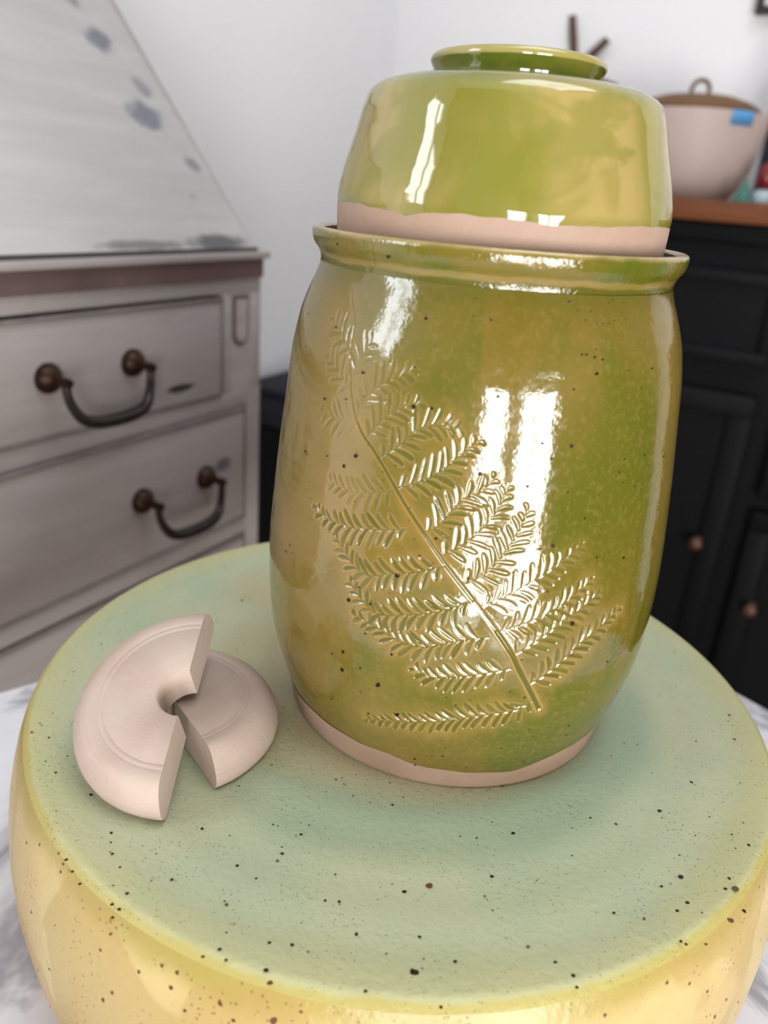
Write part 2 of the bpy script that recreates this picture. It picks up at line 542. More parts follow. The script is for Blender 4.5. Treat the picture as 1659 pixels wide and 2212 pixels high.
def window_frame(name, axis, pos, h, bars):
    bm = bmesh.new()
    a0, a1, z0, z1 = h
    w = 0.03
    parts = [(a0, a0 + w, z0, z1), (a1 - w, a1, z0, z1), (a0, a1, z0, z0 + w), (a0, a1, z1 - w, z1)]
    for k in range(1, bars):
        c = a0 + (a1 - a0) * k / bars
        parts.append((c - 0.018, c + 0.018, z0, z1))
    for p0, p1, q0, q1 in parts:
        if axis == 'x': add_box(bm, pos - 0.045, pos - 0.005, p0, p1, q0, q1)
        else: add_box(bm, p0, p1, pos - 0.045, pos - 0.005, q0, q1)
    return tag(bm_obj(name, bm, M_WALL), kind='structure')


window_frame('window_1', 'x', XL, WIN1, 2)
window_frame('window_2', 'y', YF, WIN2, 1)
window_frame('window_4', 'x', XR + 0.05, WIN4, 2)

# ------------------------------------------------------------------ marble table
ang = math.radians(-22.0)
table = empty('marble_table', (-0.134, 0.3777, 0.0), ang)
tag(table, 'grey veined white marble table under the round ceramic drum', 'table')
TL, TW, TZ = 0.74, 0.95, H - 0.11          # along +x', along -y'
box('table_top', 0, TL, -TW, 0, TZ - 0.03, TZ, M_MARBLE, table, 0.004)
for lx, ly in ((0.08, -0.08), (TL - 0.08, -0.08), (0.08, -TW + 0.08), (TL - 0.08, -TW + 0.08)):
    bm = bmesh.new()
    tube(bm, [(lx, ly, 0.0), (lx, ly, TZ - 0.03)], [0.018, 0.028], 14)
    bm_obj('leg', bm, M_BLACK, table, 40)
box('apron', 0.05, TL - 0.05, -TW + 0.05, -0.05, TZ - 0.085, TZ - 0.03, M_BLACK, table)

# ------------------------------------------------------------------ ceramic drum
DX, DY = -0.0199, -0.0056
drum = empty('ceramic_drum', (DX, DY, H))
tag(drum, 'wide round ceramic drum with celadon top and speckled yellow sides on the marble', 'ceramic stand')
top_prof = [(0, 0.0)] + [(0.163 * k / 40, 0.00022 * math.sin(k * 1.15)) for k in range(1, 40)] + \
           [(0.1605, 0.0), (0.1630, -0.0001), (0.1645, -0.0003), (0.1655, -0.0008), (0.1668, -0.0018), (0.1680, -0.0032)]
side_prof = [(0.1680, -0.0032), (0.1695, -0.0062), (0.1704, -0.0085), (0.1714, -0.0115), (0.1734, -0.019), (0.1752, -0.028), (0.1766, -0.039),
             (0.1773, -0.051), (0.1769, -0.065), (0.1750, -0.081), (0.1722, -0.096), (0.1695, -0.1085), (0.1680, -0.11), (0.15, -0.11)]
lathe('top_plate', top_prof, 220, M_DTOP, drum, 60)
lathe('side_wall', side_prof, 220, M_DSIDE, drum, 60)

rng = random.Random(7)


def specks(name, items, mat, parent):
    """items: (point, normal, radius); low ragged discs baked into the glaze surface."""
    V, F = [], []
    for p, nrm, r in items:
        p, nrm = Vector(p), Vector(nrm).normalized()
        a = nrm.orthogonal().normalized()
        b = nrm.cross(a)
        ph = rng.random() * 6.28
        n = 8 if r > 0.0003 else 5
        st = rng.uniform(0.75, 1.0)
        base = len(V)
        V.append(p + nrm * 0.00007)
        for k in range(n):
            q = ph + 2 * math.pi * k / n
            rad = r * rng.uniform(0.72, 1.12)
            V.append(p + a * math.cos(q) * rad + b * math.sin(q) * rad * st + nrm * 0.00001)
        for k in range(n): F.append((base, base + 1 + k, base + 1 + (k + 1) % n))
    o = mesh_obj(name, V, F, mat, parent, 60)
    return tag(o, kind='stuff')


STEM = [(255,448),(208,563),(175,645),(149,712),(92,823),(30,927),(-25,1012),(-79,1101),(-139,1195),(-195,1286),(-247,1361),(-273,1388),(-305,1440),(-331,1513),(-352,1613),(-362,1680),(-373,1754),(-429,1842)]
PINNAE = [
    (0.5,[(-173,1241),(-218,1215),(-285,1193),(-361,1201)]),
    (1.0,[(-124,1119),(-188,1094),(-281,1064),(-324,1062),(-370,1061),(-402,1085)]),
    (1.0,[(-32,1012),(-85,978),(-160,941),(-203,919),(-245,922),(-277,953),(-318,1004)]),
    (1.0,[(40,897),(-30,845),(-108,808),(-178,784),(-227,818),(-262,866)]),
    (1.0,[(91,768),(6,735),(-51,699),(-113,697),(-180,730),(-237,743)]),
    (1.0,[(156,644),(95,618),(17,592),(-27,578),(-71,600)]),
    (1.0,[(229,500),(196,460),(133,441),(71,419),(-11,376),(-98,343),(-197,298)]),
    (0.8,[(-44,1046),(6,1097),(44,1160),(76,1227),(92,1291)]),
    (1.0,[(-89,1117),(-54,1154),(-10,1246),(30,1279),(57,1325)]),
    (1.0,[(-170,1246),(-115,1282),(-68,1328),(-29,1389),(9,1440)]),
    (0.8,[(-225,1333),(-177,1386),(-136,1450),(-87,1478),(-37,1477)]),
    (0.5,[(-269,1385),(-229,1459),(-184,1509),(-139,1536)]),
    (0.3,[(-308,1449),(-272,1537),(-219,1595),(-168,1635)]),
    (0.25,[(-340,1549),(-324,1630),(-299,1696)]),
    (0.3,[(-337,1527),(-390,1582),(-434,1618)]),
    (0.35,[(-358,1652),(-411,1701),(-452,1738)]),
    (0.2,[(-294,1422),(-357,1425),(-432,1424)]),
    (1.0,[(12,955),(67,1008),(104,1078),(131,1152),(147,1224)]),
    (0.45,[(61,877),(127,929),(190,988),(244,1043),(296,1095)]),
    (0.7,[(111,789),(181,825),(236,861),(294,917),(337,961)]),
    (0.7,[(156,698),(212,751),(255,800),(314,852),(366,901)]),
    (1.0,[(205,567),(241,597),(281,646),(336,717),(384,756),(448,814)]),
]
JAR_SPECKS = [(245,1728,5),(258,1728,5),(282,1719,6),(305,1713,5),(288,1669,8),(484,1674,6),(212,1880,6),(228,1623,4),(-303,1599,5),(-150,1525,6),(-105,1529,5),(-424,1474,5),(-345,1498,4),(-290,1320,8),(-323,1272,6),(-480,1262,5),(-384,1284,4),(26,1339,7),(46,1590,5),(238,1443,6),(191,1401,5),(402,1385,4),(390,1342,4),(219,1106,8),(443,1021,5),(-57,1104,5),(-91,1033,4),(-524,839,6),(-490,855,4),(8,1813,4),(-157,1796,5),(386,1881,3),(-432,1718,4),(592,1353,5),(483,1384,4),(441,1617,4),(296,1196,4),(-261,798,8),(-270,495,9),(-163,491,10),(-109,377,8),(-141,944,7),(-133,640,5),(300,807,8),(-269,576,6),(-304,545,4),(205,515,5),(220,940,4),(180,255,5),(269,150,5),(22,194,5),(-215,536,4),(-207,690,4),(-200,812,4),(443,1020,5),(575,372,5),(377,319,4),(388,258,4),(264,307,4),(-55,106,4),(96,134,4),(227,8,4),(164,545,4),(-286,1968,9),(-495,1980,5)]
DRUM_SPECKS = [(-1033,-1278,4),(-950,-1263,5),(-560,-1387,4),(-208,-1384,4),(-70,-1376,4),(11,-1387,5),(101,-1341,4),(-35,-1396,4),(195,-1213,4),(200,-1248,4),(187,-1349,4),(193,-1370,4),(-118,-1626,4),(-280,-1539,4),(-329,-1663,4),(-270,-1683,4),(-386,-1641,4),(-86,-1714,4),(302,-1633,4),(262,-1616,4),(373,-1515,4),(435,-1483,4),(421,-1593,5),(456,-1620,7),(238,-1662,4),(-93,-1682,4),(-124,-1681,4),(174,-1482,4),(-216,-1566,4),(-70,-1404,4),(-356,-1475,4),(-39,-1506,4),(-110,-1282,4),(-760,-1382,4),(396,-789,4),(837,-658,5),(876,-758,5),(686,-1045,8),(627,-1115,5),(429,-1294,5),(469,-1271,4),(387,-1091,4),(581,-1342,4),(751,-1240,4),(793,-1358,9),(1053,-1081,4),(883,-1255,4),(1587,-454,9),(1412,-511,6),(1456,-615,6),(1433,-670,6),(1591,-606,7),(1626,-540,5),(1363,-593,4),(1342,-765,4),(1250,-799,4),(1536,-751,4),(1464,-786,4),(1481,-787,4),(1205,-1098,4),(1227,-1130,4),(1145,-1086,4),(1059,-415,5),(1149,-390,5),(1276,-218,6),(1351,30,5),(1367,21,4),(970,-653,4),(849,-890,4),(911,-1411,4),(703,-1488,4),(198,-1105,4),(193,-1212,4),(1563,-252,4),(1601,-205,4),(1561,-418,4),(1556,-475,4),(907,-1019,4),(1418,628,5),(1465,447,4),(1320,324,4),(1167,159,4),(-1071,100,6)]
SIDE_SPECKS = [(-1042,-68,4),(-1043,-43,4),(-1058,-33,4),(-1101,-81,4),(-938,-99,4),(-948,-173,4),(-864,-88,4),(-845,-84,5),(-849,-138,5),(-923,-284,5),(-936,-342,5),(-792,-114,5),(-829,-186,4),(-734,-111,8),(-775,-150,4),(-1095,-353,4),(-891,-149,4),(-1261,-195,4),(-1137,-151,4),(-1043,-476,4),(-277,-135,4),(-223,-364,5),(-312,-86,4),(-395,-100,4),(-245,-216,4),(-200,-339,4)]
CAMPHI = math.radians(-67.776)


def interp(x, P):
    return np.interp(x, [a for a, b in P], [b for a, b in P])


d_iron, d_rust, s_iron = [], [], []
for i, (x, y, c) in enumerate(DRUM_SPECKS):
    (d_rust if (c >= 7 and i % 2) or i % 9 == 0 else d_iron).append(((x * 1e-4, y * 1e-4, 0.0001), (0, 0, 1), c * 0.00017))
for k in range(2600):
    a, r = rng.uniform(0, 6.283), 0.164 * math.sqrt(rng.random())
    q = rng.random()
    rad = 0.00013 + 0.00032 * q ** 5
    d_iron.append(((r * math.cos(a), r * math.sin(a), 0.00012), (0, 0, 1), rad))
DSP = [(z, r) for r, z in reversed(side_prof[:-2])]
for a, z, c in SIDE_SPECKS:
    a, z = math.radians(a / 10), z * 1e-4
    r = float(interp(z, DSP)) + 0.0001
    s_iron.append(((r * math.cos(a), r * math.sin(a), z), (math.cos(a), math.sin(a), 0.2), c * 0.00018))
for k in range(900):
    a, z = rng.uniform(0, 6.283), rng.uniform(-0.1, -0.006)
    r = float(interp(z, DSP)) + 0.00008
    s_iron.append(((r * math.cos(a), r * math.sin(a), z), (math.cos(a), math.sin(a), 0.15), 0.00014 + 0.0005 * rng.random() ** 5))
specks('iron_specks', d_iron, M_IRON, drum)
specks('rust_specks', d_rust, M_RUST, drum)
specks('side_specks', s_iron, M_RUST, drum)

# ------------------------------------------------------------------ stoneware jar with fern imprint
jar = empty('stoneware_jar', (0, 0, H))
tag(jar, 'tall olive green glazed stoneware jar with pressed fern imprint, standing on the drum', 'jar')

JP = [(0, .0719), (.004, .0725), (.008, .0733), (.012, .0744), (.016, .0757), (.024, .0783), (.032, .0806), (.04, .0823), (.048, .0833),
      (.06, .0840), (.072, .0842), (.084, .0838), (.096, .0829), (.108, .0819), (.12, .0808), (.132, .0795), (.144, .0782), (.152, .0774),
      (.16, .0763), (.168, .0747), (.172, .0737), (.176, .0723), (.18, .0708), (.184, .0691), (.188, .0675), (.1905, .0668)]
_z = np.linspace(-0.01, 0.2, 2101)
_rr = np.interp(_z, [a for a, b in JP], [b for a, b in JP])
_k = np.exp(-0.5 * (np.arange(-40, 41) / 16.0) ** 2); _k /= _k.sum()
_rs = np.convolve(np.pad(_rr, 40, mode='edge'), _k, mode='valid')


def jar_r(z): return np.interp(z, _z, _rs)


def grid_mesh(name, P, mat, parent, attrs=None, wrap=True):
    rows, cols = P.shape[:2]
    me = bpy.data.meshes.new(name)
    nv = rows * cols
    idx = np.arange(nv).reshape(rows, cols)
    nxt = np.roll(idx, -1, axis=1) if wrap else idx[:, 1:]
    cur = idx if wrap else idx[:, :-1]
    q = np.stack([cur[:-1], nxt[:-1], nxt[1:], cur[1:]], axis=-1).reshape(-1, 4)
    me.vertices.add(nv)
    me.vertices.foreach_set('co', P.reshape(-1).astype(np.float32))
    me.loops.add(q.size)
    me.loops.foreach_set('vertex_index', q.reshape(-1).astype(np.int32))
    me.polygons.add(len(q))
    me.polygons.foreach_set('loop_start', (np.arange(len(q)) * 4).astype(np.int32))
    me.update(calc_edges=True)
    me.validate()
    me.polygons.foreach_set('use_smooth', np.ones(len(me.polygons), dtype=bool))
    for nm, A in (attrs or {}).items():
        at = me.attributes.new(nm, 'FLOAT', 'POINT')
        at.data.foreach_set('value', A.reshape(-1).astype(np.float32))
    me.materials.append(mat)
    me.update()
    return link(bpy.data.objects.new(name, me), parent)


STEP = 0.00036
fine = np.radians(np.arange(-82, 82, math.degrees(STEP / 0.083)))
rest = np.radians(np.arange(82, 278, 2.5))
PHI = np.concatenate([fine, rest])
NF = len(fine)
foot_line = [(-180, 11.0), (-100, 12.0), (-56, 11.5), (-43, 13.0), (-33, 12.4), (-24, 11.6), (-14, 12.3), (-2, 10.1), (10, 9.5), (24, 9.4), (31, 10.9), (41, 13.2),
             (49, 13.5), (80, 12.2), (120, 11.5), (180, 11.0)]


def wrap_deg(p): return (np.degrees(p) + 180) % 360 - 180


ZB = interp(wrap_deg(PHI), foot_line) * 1e-3 + 0.0003 * np.sin(PHI * 11) + 0.00018 * np.sin(PHI * 23 + 1)
ZT = 0.1903
NR = int((ZT - 0.011) / STEP)
W = np.linspace(0, 1, NR)[:, None]
Z = ZB[None, :] + (ZT - ZB[None, :]) * W
# imprint field, in millimetres on the unrolled front of the jar
Smm = PHI[None, :NF] * 82.0 + 0 * Z[:, :NF]
Zmm = Z[:, :NF] * 1000.0
G = np.zeros_like(Zmm); RD = np.zeros_like(Zmm); ZN = np.zeros_like(Zmm)
rg = random.Random(11)


def stamp(p0, p1, bend, w0, depth, round_tip=True, zone=0.0):
    p0, p1 = np.array(p0, float), np.array(p1, float)
    d = p1 - p0
    L = math.hypot(*d)
    if L < 0.2: return
    d /= L
    nrm = np.array([-d[1], d[0]])
    pad = w0 * 3 + abs(bend) + zone + 0.5
    smin, smax = min(p0[0], p1[0]) - pad, max(p0[0], p1[0]) + pad
    zmin, zmax = min(p0[1], p1[1]) - pad, max(p0[1], p1[1]) + pad
    j0, j1 = np.searchsorted(Smm[0], [smin, smax])
    i0 = int(max(0, (zmin - 14) / (STEP * 1000) - 2)); i1 = int(min(NR, (zmax - 9) / (STEP * 1000) + 4))
    if j1 <= j0 or i1 <= i0: return
    ds = Smm[i0:i1, j0:j1] - p0[0]
    dz = Zmm[i0:i1, j0:j1] - p0[1]
    t = (ds * d[0] + dz * d[1]) / L
    lat = np.abs(ds * nrm[0] + dz * nrm[1] - bend * 4 * t * (1 - t))
    if round_tip:
        w = w0 * np.sqrt(np.clip(1 - np.clip((t - 0.45) / 0.57, -1, 1) ** 4, 0, 1)) * np.clip(0.55 + t, 0.55, 1)
    else:
        w = w0 * ((t > -0.03) & (t < 1.03))
    w = np.maximum(w, 1e-4)
    k = lat / w
    inside = (t > -0.05) & (t < 1.05)
    g = np.clip((1 - k) / 0.55, 0, 1)
    g = g * g * (3 - 2 * g) * depth * inside
    G[i0:i1, j0:j1] = np.maximum(G[i0:i1, j0:j1], g)
    e = np.clip(1 - np.abs(k - 1.35) / 0.5, 0, 1) * inside * (w > 0.15 * w0) * min(1.0, depth)
    RD[i0:i1, j0:j1] = np.maximum(RD[i0:i1, j0:j1], e)
    if zone:
        tt = np.clip(t, 0, 1)
        dist = np.hypot(lat, (t - tt) * L)
        ZN[i0:i1, j0:j1] = np.maximum(ZN[i0:i1, j0:j1], np.clip(1 - dist / zone, 0, 1) * min(1, depth))


def to_mm(P): return [np.array((math.radians(a / 10) * 82.0, z / 10.0)) for a, z in P]


def resample(P, step):
    P = [np.array(p, float) for p in P]
    Q = smooth_path([(p[0], p[1], 0) for p in P], 12)
    Q = np.array([(q.x, q.y) for q in Q])
    s = np.concatenate([[0], np.cumsum(np.hypot(*np.diff(Q, axis=0).T))])
    n = max(2, int(s[-1] / step) + 1)
    u = np.linspace(0, s[-1], n)
    return np.stack([np.interp(u, s, Q[:, 0]), np.interp(u, s, Q[:, 1])], 1), s[-1]


Q, L = resample(to_mm(STEM), 2.0)
for a, b in zip(range(len(Q) - 1), range(1, len(Q))):
    f = a / len(Q)
    stamp(Q[a], Q[b], 0, 1.0 - 0.75 * f, (1.0 if f < 0.22 or 0.3 < f < 0.72 else 0.45) * (1 if f < 0.8 else 0.6), False, 5.0)
for depth, P in PINNAE:
    Q, L = resample(to_mm(P), 1.72)
    n = len(Q)
    for i in range(n - 1):
        f = i / n
        stamp(Q[i], Q[i + 1], 0, 0.42 - 0.2 * f, depth * rg.uniform(0.3, 0.65), False, 8.5)
    for i in range(1, n):
        f = i / n
        d = Q[min(i + 1, n - 1)] - Q[i - 1]
        d /= math.hypot(*d) + 1e-9
        for side in ((1,) if i % 2 else (-1,)):
            ln = 7.7 * (0.30 + 0.70 * math.sin(math.pi * min(1, 0.30 + 0.70 * f)) ** 0.9) * rg.uniform(0.82, 1.12)
            if i < 2: ln *= 0.7
            th = math.radians(rg.uniform(52, 66) - 12 * f) * side
            v = np.array([d[0] * math.cos(th) - d[1] * math.sin(th), d[0] * math.sin(th) + d[1] * math.cos(th)])
            stamp(Q[i] + v * 0.4, Q[i] + v * ln, -side * rg.uniform(0.15, 0.6), rg.uniform(0.82, 1.12), depth * rg.uniform(0.55, 1.0), True, 4.5)

# soften
def soften(A, it):
    for _ in range(it):
        A = (np.roll(A, 1, 0) + np.roll(A, -1, 0) + np.roll(A, 1, 1) + np.roll(A, -1, 1) + 2 * A) / 6
    return A


ZN = soften(ZN, 14)
RD = RD * (1 - np.clip(G * 1.6, 0, 1))
full = lambda A: np.concatenate([A, np.zeros((NR, len(rest)))], 1)
Gf, RDf, ZNf = full(G), full(RD), full(ZN)
R = jar_r(Z)
R = R + 0.00025 * np.sin(2 * PHI + 0.6)[None, :] + 0.00012 * np.sin(3 * PHI + 30 * Z) + 0.000006 * np.sin(Z * 900 + np.sin(PHI)[None, :])
R = R + 0.00003 * np.sin(PHI[None, :] * 21 + Z * 160) * np.sin(Z * 240 + PHI[None, :] * 5)
edge_glaze = np.clip(W / 0.012, 0, 1)
R = R - 0.0003 * (1 - edge_glaze) ** 2 - 0.00047 * Gf + 0.00012 * RDf
TH = CAMPHI + PHI[None, :] + 0 * Z
body = grid_mesh('body', np.stack([R * np.cos(TH), R * np.sin(TH), Z], -1), M_JAR, jar,
                 {'groove': Gf, 'ridge': RDf, 'zone': ZNf})
body['label'] = 'glazed wall with fern fronds pressed into the clay'

# bare clay foot below the glaze line
PH2 = np.radians(np.arange(0, 360, 1.5)) - math.pi
ZB2 = np.interp(PH2, np.sort((PHI + math.pi) % (2 * math.pi) - math.pi), ZB[np.argsort((PHI + math.pi) % (2 * math.pi) - math.pi)])
rows = [np.stack([0.002 * np.cos(CAMPHI + PH2), 0.002 * np.sin(CAMPHI + PH2), 0 * PH2], -1),
        np.stack([0.0705 * np.cos(CAMPHI + PH2), 0.0705 * np.sin(CAMPHI + PH2), 0 * PH2], -1)]
for w in np.linspace(0, 1, 9):
    z = 0.0008 + (ZB2 + 0.0004 - 0.0008) * w
    rad = jar_r(z) - 0.00025
    rows.append(np.stack([rad * np.cos(CAMPHI + PH2), rad * np.sin(CAMPHI + PH2), z], -1))
foot = grid_mesh('foot', np.array(rows), M_FOOT, jar)
foot['label'] = 'bare tan clay foot ring'

rim_prof = [(.0668, .1898), (.0668, .1908), (.0671, .1928), (.0680, .1946), (.0690, .1958), (.0698, .1972), (.0702, .1988), (.0704, .2004), (.0703, .2015),
            (.0698, .2022), (.0690, .2025), (.0678, .2024), (.0668, .2021), (.0662, .2014)]
lathe('rim', rim_prof, 240, M_RIM, jar, 60)
gal = [(.0662, .2014), (.0660, .2000), (.0657, .1960), (.0650, .1915), (.0635, .1895), (.0600, .1892), (.0570, .1898), (.0562, .1930), (.0560, .1985),
       (.0555, .1995), (.0545, .1990), (.0540, .1900), (.0560, .1800), (.0680, .1600), (.0770, .0800), (.0740, .0300), (.0640, .0100), (0, .0080)]
g_o = lathe('gallery', gal, 120, M_GALLERY, jar, 50)
g_o['label'] = 'bare brown clay gallery inside the rim'

j_iron = []
for a, z, c in JAR_SPECKS:
    ph, z = math.radians(a / 10) + CAMPHI, z * 1e-4
    if z > 0.1905:
        r = float(interp(z, [(b, a_) for a_, b in rim_prof[:9]])) + 0.00012
    else:
        r = float(jar_r(z)) + 0.00030
    j_iron.append(((r * math.cos(ph), r * math.sin(ph), z), (math.cos(ph), math.sin(ph), 0), c * 0.000115))
for k in range(420):
    ph, z = rng.uniform(0, 6.283), rng.uniform(0.004, 0.188)
    r = float(jar_r(z)) + 0.00028
    j_iron.append(((r * math.cos(ph), r * math.sin(ph), z), (math.cos(ph), math.sin(ph), 0), 0.00012 + 0.0004 * rng.random() ** 4))
specks('iron_specks', j_iron, M_IRON, jar)

# ------------------------------------------------------------------ lid
lid = empty('jar_lid', (0, 0, H))
tag(lid, 'domed light green glazed lid with ring knob, seated in the jar rim', 'lid')
lid_line = [(-180, 211), (-68, 211.4), (-50, 211.1), (-38, 210.2), (-32, 209.7), (-29, 208.6), (-26.5, 209.6), (-24, 210.3), (-11, 211.0), (1.4, 210.7), (16, 209.8),
            (31, 210.4), (51, 211.4), (100, 210.6), (180, 211)]
LPZ = [(.1895, .0606), (.195, .0610), (.200, .0613), (.203, .0615), (.208, .0617), (.212, .0617), (.217, .0612), (.2235, .0597), (.230, .0578), (.2362, .0559),
       (.2425, .0543), (.2462, .0530)]
PH3 = np.radians(np.arange(-180, 180, 0.6))
LB = interp(np.degrees(PH3), lid_line) * 1e-3 + 0.00012 * np.sin(PH3 * 19) + 0.0001 * np.sin(PH3 * 37 + 2)
cs, sn = np.cos(CAMPHI + PH3), np.sin(CAMPHI + PH3)
rows = []
for w in np.linspace(0, 1, 40):
    z = LB + (0.2462 - LB) * w
    rad = interp(z, LPZ) + 0.0003 * min(1, w * 18) - 0.0003 * (w >= 0) * 0 + 0.00022 * np.sin(2 * PH3 + 1) + 0.000006 * np.sin(z * 700)
    rows.append(np.stack([rad * cs, rad * sn, z], -1))
for rad0, z0 in ((.0524, .2478), (.0514, .2492), (.0499, .2504), (.0480, .2514), (.0460, .2521), (.0439, .2527), (.0410, .2531), (.036, .2534), (.029, .2535)):
    rad = rad0 + 0.0003 + 0.00022 * np.sin(2 * PH3 + 1)
    rows.append(np.stack([rad * cs, rad * sn, z0 + 0 * PH3], -1))
grid_mesh('glazed_dome', np.array(rows), M_LID, lid)
rows = []
for z0, rad0 in ((.1900, .0560), (.1893, .0575), (.1893, .0598)):
    rows.append(np.stack([rad0 * cs, rad0 * sn, z0 + 0 * PH3], -1))
for w in np.linspace(0, 1, 14):
    z = 0.190 + (LB + 0.0003 - 0.190) * w
    rad = interp(z, LPZ) + 0.00022 * np.sin(2 * PH3 + 1)
    rows.append(np.stack([rad * cs, rad * sn, z], -1))
bb = grid_mesh('bare_band', np.array(rows), M_BISQUE, lid)
bb['label'] = 'unglazed pink clay band at the lid foot'
knob = [(.0298, .2532), (.0293, .2538), (.0291, .2547), (.0294, .2562), (.0300, .2576), (.0306, .2587), (.0310, .2595), (.0311, .2601), (.0309, .2609), (.0303, .2617),
        (.0294, .2621), (.0282, .2621), (.0272, .2615), (.0262, .2590), (.0250, .2560), (.0225, .2544), (.012, .2540), (0, .2540)]
kn = lathe('ring_knob', knob, 200, M_KNOB, lid, 60)
kn['label'] = 'flared ring knob with tan lip'

# ------------------------------------------------------------------ two half-ring weights
SR, SH, ST = 0.0445, 0.0098, 0.0167


def half_ring(name, side, z_top, mat, SH=SH):
    """Half of a thick ring, cut along local y. side -1: the half at -x, +1: the half at +x."""
    pr = [(SH + .0004, 0.0004), (SH, .0012), (SH, ST - .0014), (SH + .0004, ST - .0006), (SH + .0014, ST), (0.030, ST + .0001), (0.0304, ST - .00008), (0.0309, ST + .0001),
          (0.0322, ST + .0001), (0.0326, ST - .00008), (0.0331, ST + .0001), (0.0362, ST - .0001), (0.0382, ST - .0008), (0.0402, ST - .0024), (0.0422, ST - .0052),
          (0.0438, ST - .0085), (SR, 0.0052), (0.0442, 0.0024), (0.0430, 0.0006), (0.0415, 0.0)]
    a0 = math.pi / 2 if side < 0 else -math.pi / 2
    v, f, rows = lathe_data([(r, z + z_top - ST) for r, z in pr], 72, a0, a0 + math.pi)
    n = len(pr)
    for k in range(72): f.append((rows[0][k], rows[n - 1][k], rows[n - 1][k + 1], rows[0][k + 1]))
    rr = random.Random(3 + side)
    v = [list(p) for p in v]
    for row in rows[-3:]:
        for i in row:
            for c in range(3): v[i][c] += rr.uniform(-1, 1) * 0.00012
    f.append([row[0] for row in rows])
    f.append([row[-1] for row in rows][::-1])
    return mesh_obj(name, v, f, mat, None, 32)


w1 = half_ring('ring_weight_half', -1, 0.0, M_STONE)
w1.matrix_world = Matrix(((0.8877, -0.4497, 0.0990, -0.0613), (0.4532, 0.8153, -0.3602, -0.1099), (0.0813, 0.3646, 0.9276, H + 0.0323), (0, 0, 0, 1)))
tag(w1, 'pale bare clay half ring propped at a tilt on the other half', 'weight', 'two halves of the bare clay ring')
w2 = half_ring('ring_weight_half', 1, ST, M_STONE, 0.0042)
w2.location = (-0.0795, -0.0988, H + 0.0001)
w2.rotation_euler = (0, 0, 1.1506)
tag(w2, 'bare clay half ring lying flat on the drum beneath its tilted twin', 'weight', 'two halves of the bare clay ring')

# ------------------------------------------------------------------ painted writing bureau
BX = -0.47
Y0, Y1 = -0.310, 0.452
YM = (Y0 + Y1) / 2
bureau = empty('writing_bureau', (BX, YM, 0.0))
tag(bureau, 'distressed grey white writing bureau with sloping front and bail handled drawers', 'bureau')
hh = (Y1 - Y0) / 2            # half width


def bb_(name, x0, x1, y0, y1, z0, z1, mat, parent=bureau, bevel=0.0):
    """box in bureau space: x=0 is the drawer front plane, +x into the room, z measured from the drum top"""
    return box(name, x0, x1, y0, y1, z0 + H, z1 + H, mat, parent, bevel)


lid_marks = [((-.165, hh - .07, H + .345), (.012, .016, .022), (112, 120, 136), 0.8, 1.8), ((-.105, hh - .065, H + .275), (.016, .020, .020), (118, 126, 142), 0.8, 1.8),
             ((-.13, hh - .045, H + .30), (.010, .010, .012), (126, 132, 146), 0.6, 1.8), ((-.07, hh - .035, H + .225), (.008, .010, .010), (120, 128, 142), 0.7, 1.5),
             ((-.045, hh - .065, H + .19), (.006, .007, .007), (130, 136, 140), 0.6, 0.7), ((.0, .385 - YM, H + .151), (.03, .040, .0075), (84, 84, 86), 0.85, 1.0), ((.0, .28 - YM, H + .150), (.03, .05, .0045), (104, 102, 102), 0.7, 1.4), ((-.19, hh - .075, H + .385), (.012, .012, .016), (100, 108, 118), 0.8, 1.8)]
M_PAINT = make_paint()
M_LIDP = make_paint(lid_marks, 'lid_chalk_paint', (214, 214, 214))
M_D1 = make_paint([((0.004, .316 - YM, H + .0048), (.03, .019, .0042), (46, 44, 48), 0.95, 0.3)], 'drawer_chalk_paint_marked')
M_D2 = make_paint([((0.004, .3835 - YM, H - .0987), (.03, .014, .008), (98, 98, 112), 0.8, 0.8)], 'drawer_chalk_paint_smeared')
M_EDGE = plain('worn_grey_edge', srgb(140, 130, 126), 0.6, var=0.3, scale=40)

TOPZ = 0.44
SLX = -(TOPZ - .143) / math.tan(math.radians(49.5))
for s in (-1, 1):                                     # side panels
    ya, yb = (hh - .0135, hh) if s > 0 else (-hh, -hh + .0135)
    poly = [(-.005, 0.0), (-.005, H + .137), (SLX - .002, H + TOPZ), (-.452, H + TOPZ), (-.452, 0.0)]
    v = [(x, ya, z) for x, z in poly] + [(x, yb, z) for x, z in poly]
    n = len(poly)
    f = [tuple(range(n)), tuple(range(n, 2 * n))[::-1]] + [(i, (i + 1) % n, n + (i + 1) % n, n + i) for i in range(n)]
    mesh_obj('side_panel', v, f, M_PAINT, bureau)
bb_('back_panel', -.455, -.445, -hh + .0135, hh - .0135, -H, TOPZ, M_PAINT)
bb_('top_board', -.455, SLX + .004, -hh - .006, hh + .006, TOPZ, TOPZ + .016, M_PAINT, bevel=.003)
bb_('core', -.44, -.012, -hh + .0135, hh - .0135, -H + .05, .125, M_VOID)
